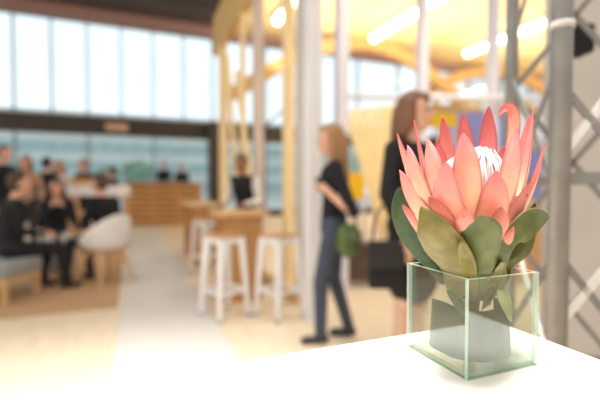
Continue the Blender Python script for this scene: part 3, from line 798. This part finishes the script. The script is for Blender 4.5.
# front bracts
for pts, hw, m, s in [
    ([(463, 133, 62), (466, 165, 64), (468, 205, 58), (470, 262, 36)], 12.5, PK, 1),
    ([(427, 139, 60), (432, 170, 64), (442, 215, 56), (458, 266, 34)], 11.5, PK, 1),
    ([(407, 145, 70), (413, 175, 70), (428, 215, 58), (456, 268, 34)], 10.5, PK, 1),
    ([(518, 128, 58), (516, 165, 64), (506, 210, 58), (484, 266, 34)], 14.5, PK, 1),
    ([(534, 107, 64), (531, 145, 63), (522, 195, 56), (490, 262, 34)], 10.5, PK, .6),
    ([(397, 134, 74), (403, 160, 68), (418, 210, 58), (452, 264, 32)], 8, PK, .5),
    ([(399, 170, 76), (409, 195, 70), (428, 232, 60), (456, 272, 34)], 10.5, PK, 1),
    ([(545, 144, 76), (537, 180, 70), (519, 222, 58), (488, 268, 32)], 9.5, PK, .6),
    ([(446, 162, 74), (445, 200, 72), (456, 238, 58), (466, 276, 32)], 15, PK, 1),
    ([(496, 171, 76), (496, 200, 73), (488, 238, 58), (477, 276, 32)], 14, PK, 1),
    ([(530, 184, 76), (520, 210, 68), (504, 243, 56), (484, 274, 32)], 10, PKS, 1),
    ([(429, 197, 80), (440, 214, 76), (454, 238, 60), (466, 274, 32)], 8.5, PKR, 1),
    ([(468, 208, 83), (465, 226, 77), (466, 250, 56), (470, 280, 30)], 10, PKS, 1),
    ([(502, 207, 83), (500, 226, 77), (494, 250, 56), (478, 278, 30)], 10.5, PKS, 1),
    ([(514, 227, 80), (508, 242, 70), (497, 260, 50), (480, 280, 30)], 6.5, PKS, 1),
    ([(402, 205, 76), (413, 222, 68), (432, 246, 56), (458, 278, 32)], 7.5, PKS, .9),
]: blade(BR, pts, hw, m, s, .34, 'bract', PIN)
for pts, hw, m, s in [
    ([(414, 120, 66), (418, 150, 66), (430, 200, 56), (456, 258, 32)], 9.5, PK, -.6),
    ([(442, 117, 60), (446, 150, 62), (453, 200, 54), (464, 258, 30)], 10, PK, -1),
    ([(463, 113, 54), (465, 145, 58), (467, 200, 52), (470, 258, 28)], 10.5, PKD, -1),
    ([(489, 106, 58), (488, 145, 60), (483, 200, 52), (475, 258, 28)], 12, PKD, -1),
    ([(499, 117, 48), (504, 110, 50), (511, 109, 54), (515, 119, 58), (513, 145, 60), (504, 200, 52), (482, 258, 30)], 7.5, PK, -1),
    ([(436, 140, 46), (440, 160, 50), (450, 205, 46), (464, 258, 28)], 9, PKD, -1),
    ([(504, 146, 44), (502, 165, 46), (494, 210, 44), (478, 260, 28)], 9, PK, -1),
    ([(529, 116, 66), (526, 150, 62), (514, 205, 54), (484, 260, 30)], 9, PK, -.8),
    ([(455, 150, 40), (457, 170, 44), (462, 210, 42), (468, 260, 26)], 9, PK, -1),
    ([(405, 150, 70), (412, 175, 66), (428, 215, 54), (458, 262, 30)], 9, PK, -.4),
]: blade(BR, pts, hw, PIN if m is PK else m, s, .30, 'bract', PKD if m is not PK else PIN)
# small bases filling the cup
for k in range(10):
    a = 2*PI*k/10
    x = 471+math.sin(a)*50; sgn = 1 if math.cos(a) > 0 else -1
    blade(BR, [(x, 196, 54), (471+math.sin(a)*44, 225, 48), (471+math.sin(a)*30, 262, 33)], 16, PK, sgn, .4, 'leaf', PIN)
# leaves
LF = 'leaf'
blade(LF, [(421, 206, 80), (432, 232, 78), (446, 260, 58), (462, 300, 26)], 23, LG, 1, .28, 'pointed')
blade(LF, [(485, 216, 88), (482, 238, 78), (480, 262, 58), (476, 302, 26)], 16.5, LGR, 1, .28, 'broad')
blade(LF, [(549, 216, 86), (534, 223, 82), (515, 243, 70), (503, 268, 48), (486, 302, 24)], 16, LGR, 1, .2, 'leaf')
blade(LF, [(399, 187, 76), (402, 215, 74), (416, 245, 62), (446, 284, 34)], 13, LDK, -.2, .1, 'leaf', outv=(-back*.8-rgt*.6).normalized())
blade(LF, [(461, 242, 84), (466, 258, 68), (471, 280, 44), (473, 302, 24)], 6.5, LG, 1, .28, 'leaf')
blade(LF, [(536, 203, 70), (531, 232, 66), (519, 262, 54), (490, 300, 26)], 13, LGR, -.4, .2, 'leaf')
blade(LF, [(503, 262, 70), (501, 278, 44), (496, 290, 40), (486, 304, 24)], 10, LG, 1, .2, 'leaf')
# leaves hanging inside the vase
blade(LF, [(512, 322, 44), (510, 302, 44), (502, 285, 40), (488, 268, 26)], 15, LPALE, 1, .2, 'leaf')
blade(LF, [(457, 302, 46), (452, 285, 46), (450, 268, 40), (458, 256, 26)], 12, LG, 1, .2, 'leaf')
blade(LF, [(437, 293, 44), (450, 302, 44), (462, 311, 42), (471, 322, 36)], 6.5, LDK, 1, .2, 'leaf')
for k in range(4): blade(LF, [(484+k*3, 312-k*1.5, 46), (489+k*2, 303-k*2, 46), (498, 294-k*3, 42)], 1.8, LDK, 1, .1, 'leaf')
# stem
b0_ = U(471, 284, ZC)-ORG; obj('stem', tube(BM(), [(0, 0, .012), (.004, 0, .05), b0_+Vector((0, 0, -.005)), b0_+Vector((0, 0, .03))], [.009, .009, .014, .03], 14), LG, pf, smooth=True)
# white silky styles in the middle
m_silk = mat('white_silk', (242, 232, 230), .6, var=.06, scale=120)
cz = U(471, 188, ZC).z-TZ
b = BM(); apex = Vector(U(484, 148, ZC))-ORG; 
ellipsoid(b, (0, 0, cz-.02), (.046, .046, .062), seg=24)
obj('flower_dome', b, mat('cream_pink_dome', (240, 214, 208), .7, var=.08, scale=60), pf, smooth=True)
b = BM()
for k in range(340):
    a = random.uniform(0, 2*PI); r0 = .05; q = random.random()
    p0 = Vector((r0*math.cos(a), r0*math.sin(a), cz-.03+.01*q))
    r1 = .040*(.75+.35*random.random())
    p1 = Vector((r1*math.cos(a), r1*math.sin(a), cz+.02+.012*q))
    a2 = a+random.uniform(-.3, .3); r2 = .018*random.random()+.002
    p2 = Vector((r2*math.cos(a2)+apex.x*.7, r2*math.sin(a2)+apex.y*.7, apex.z-.008+.012*random.random()-.25*r2))
    pts = catmull([p0, p1, p2], 7); tube(b, pts, [.0008, .0009, .0009, .0009, .0009, .0008, .0004], 4, False)
o = obj('styles', b, m_silk, pf, smooth=True); o['kind'] = 'stuff'
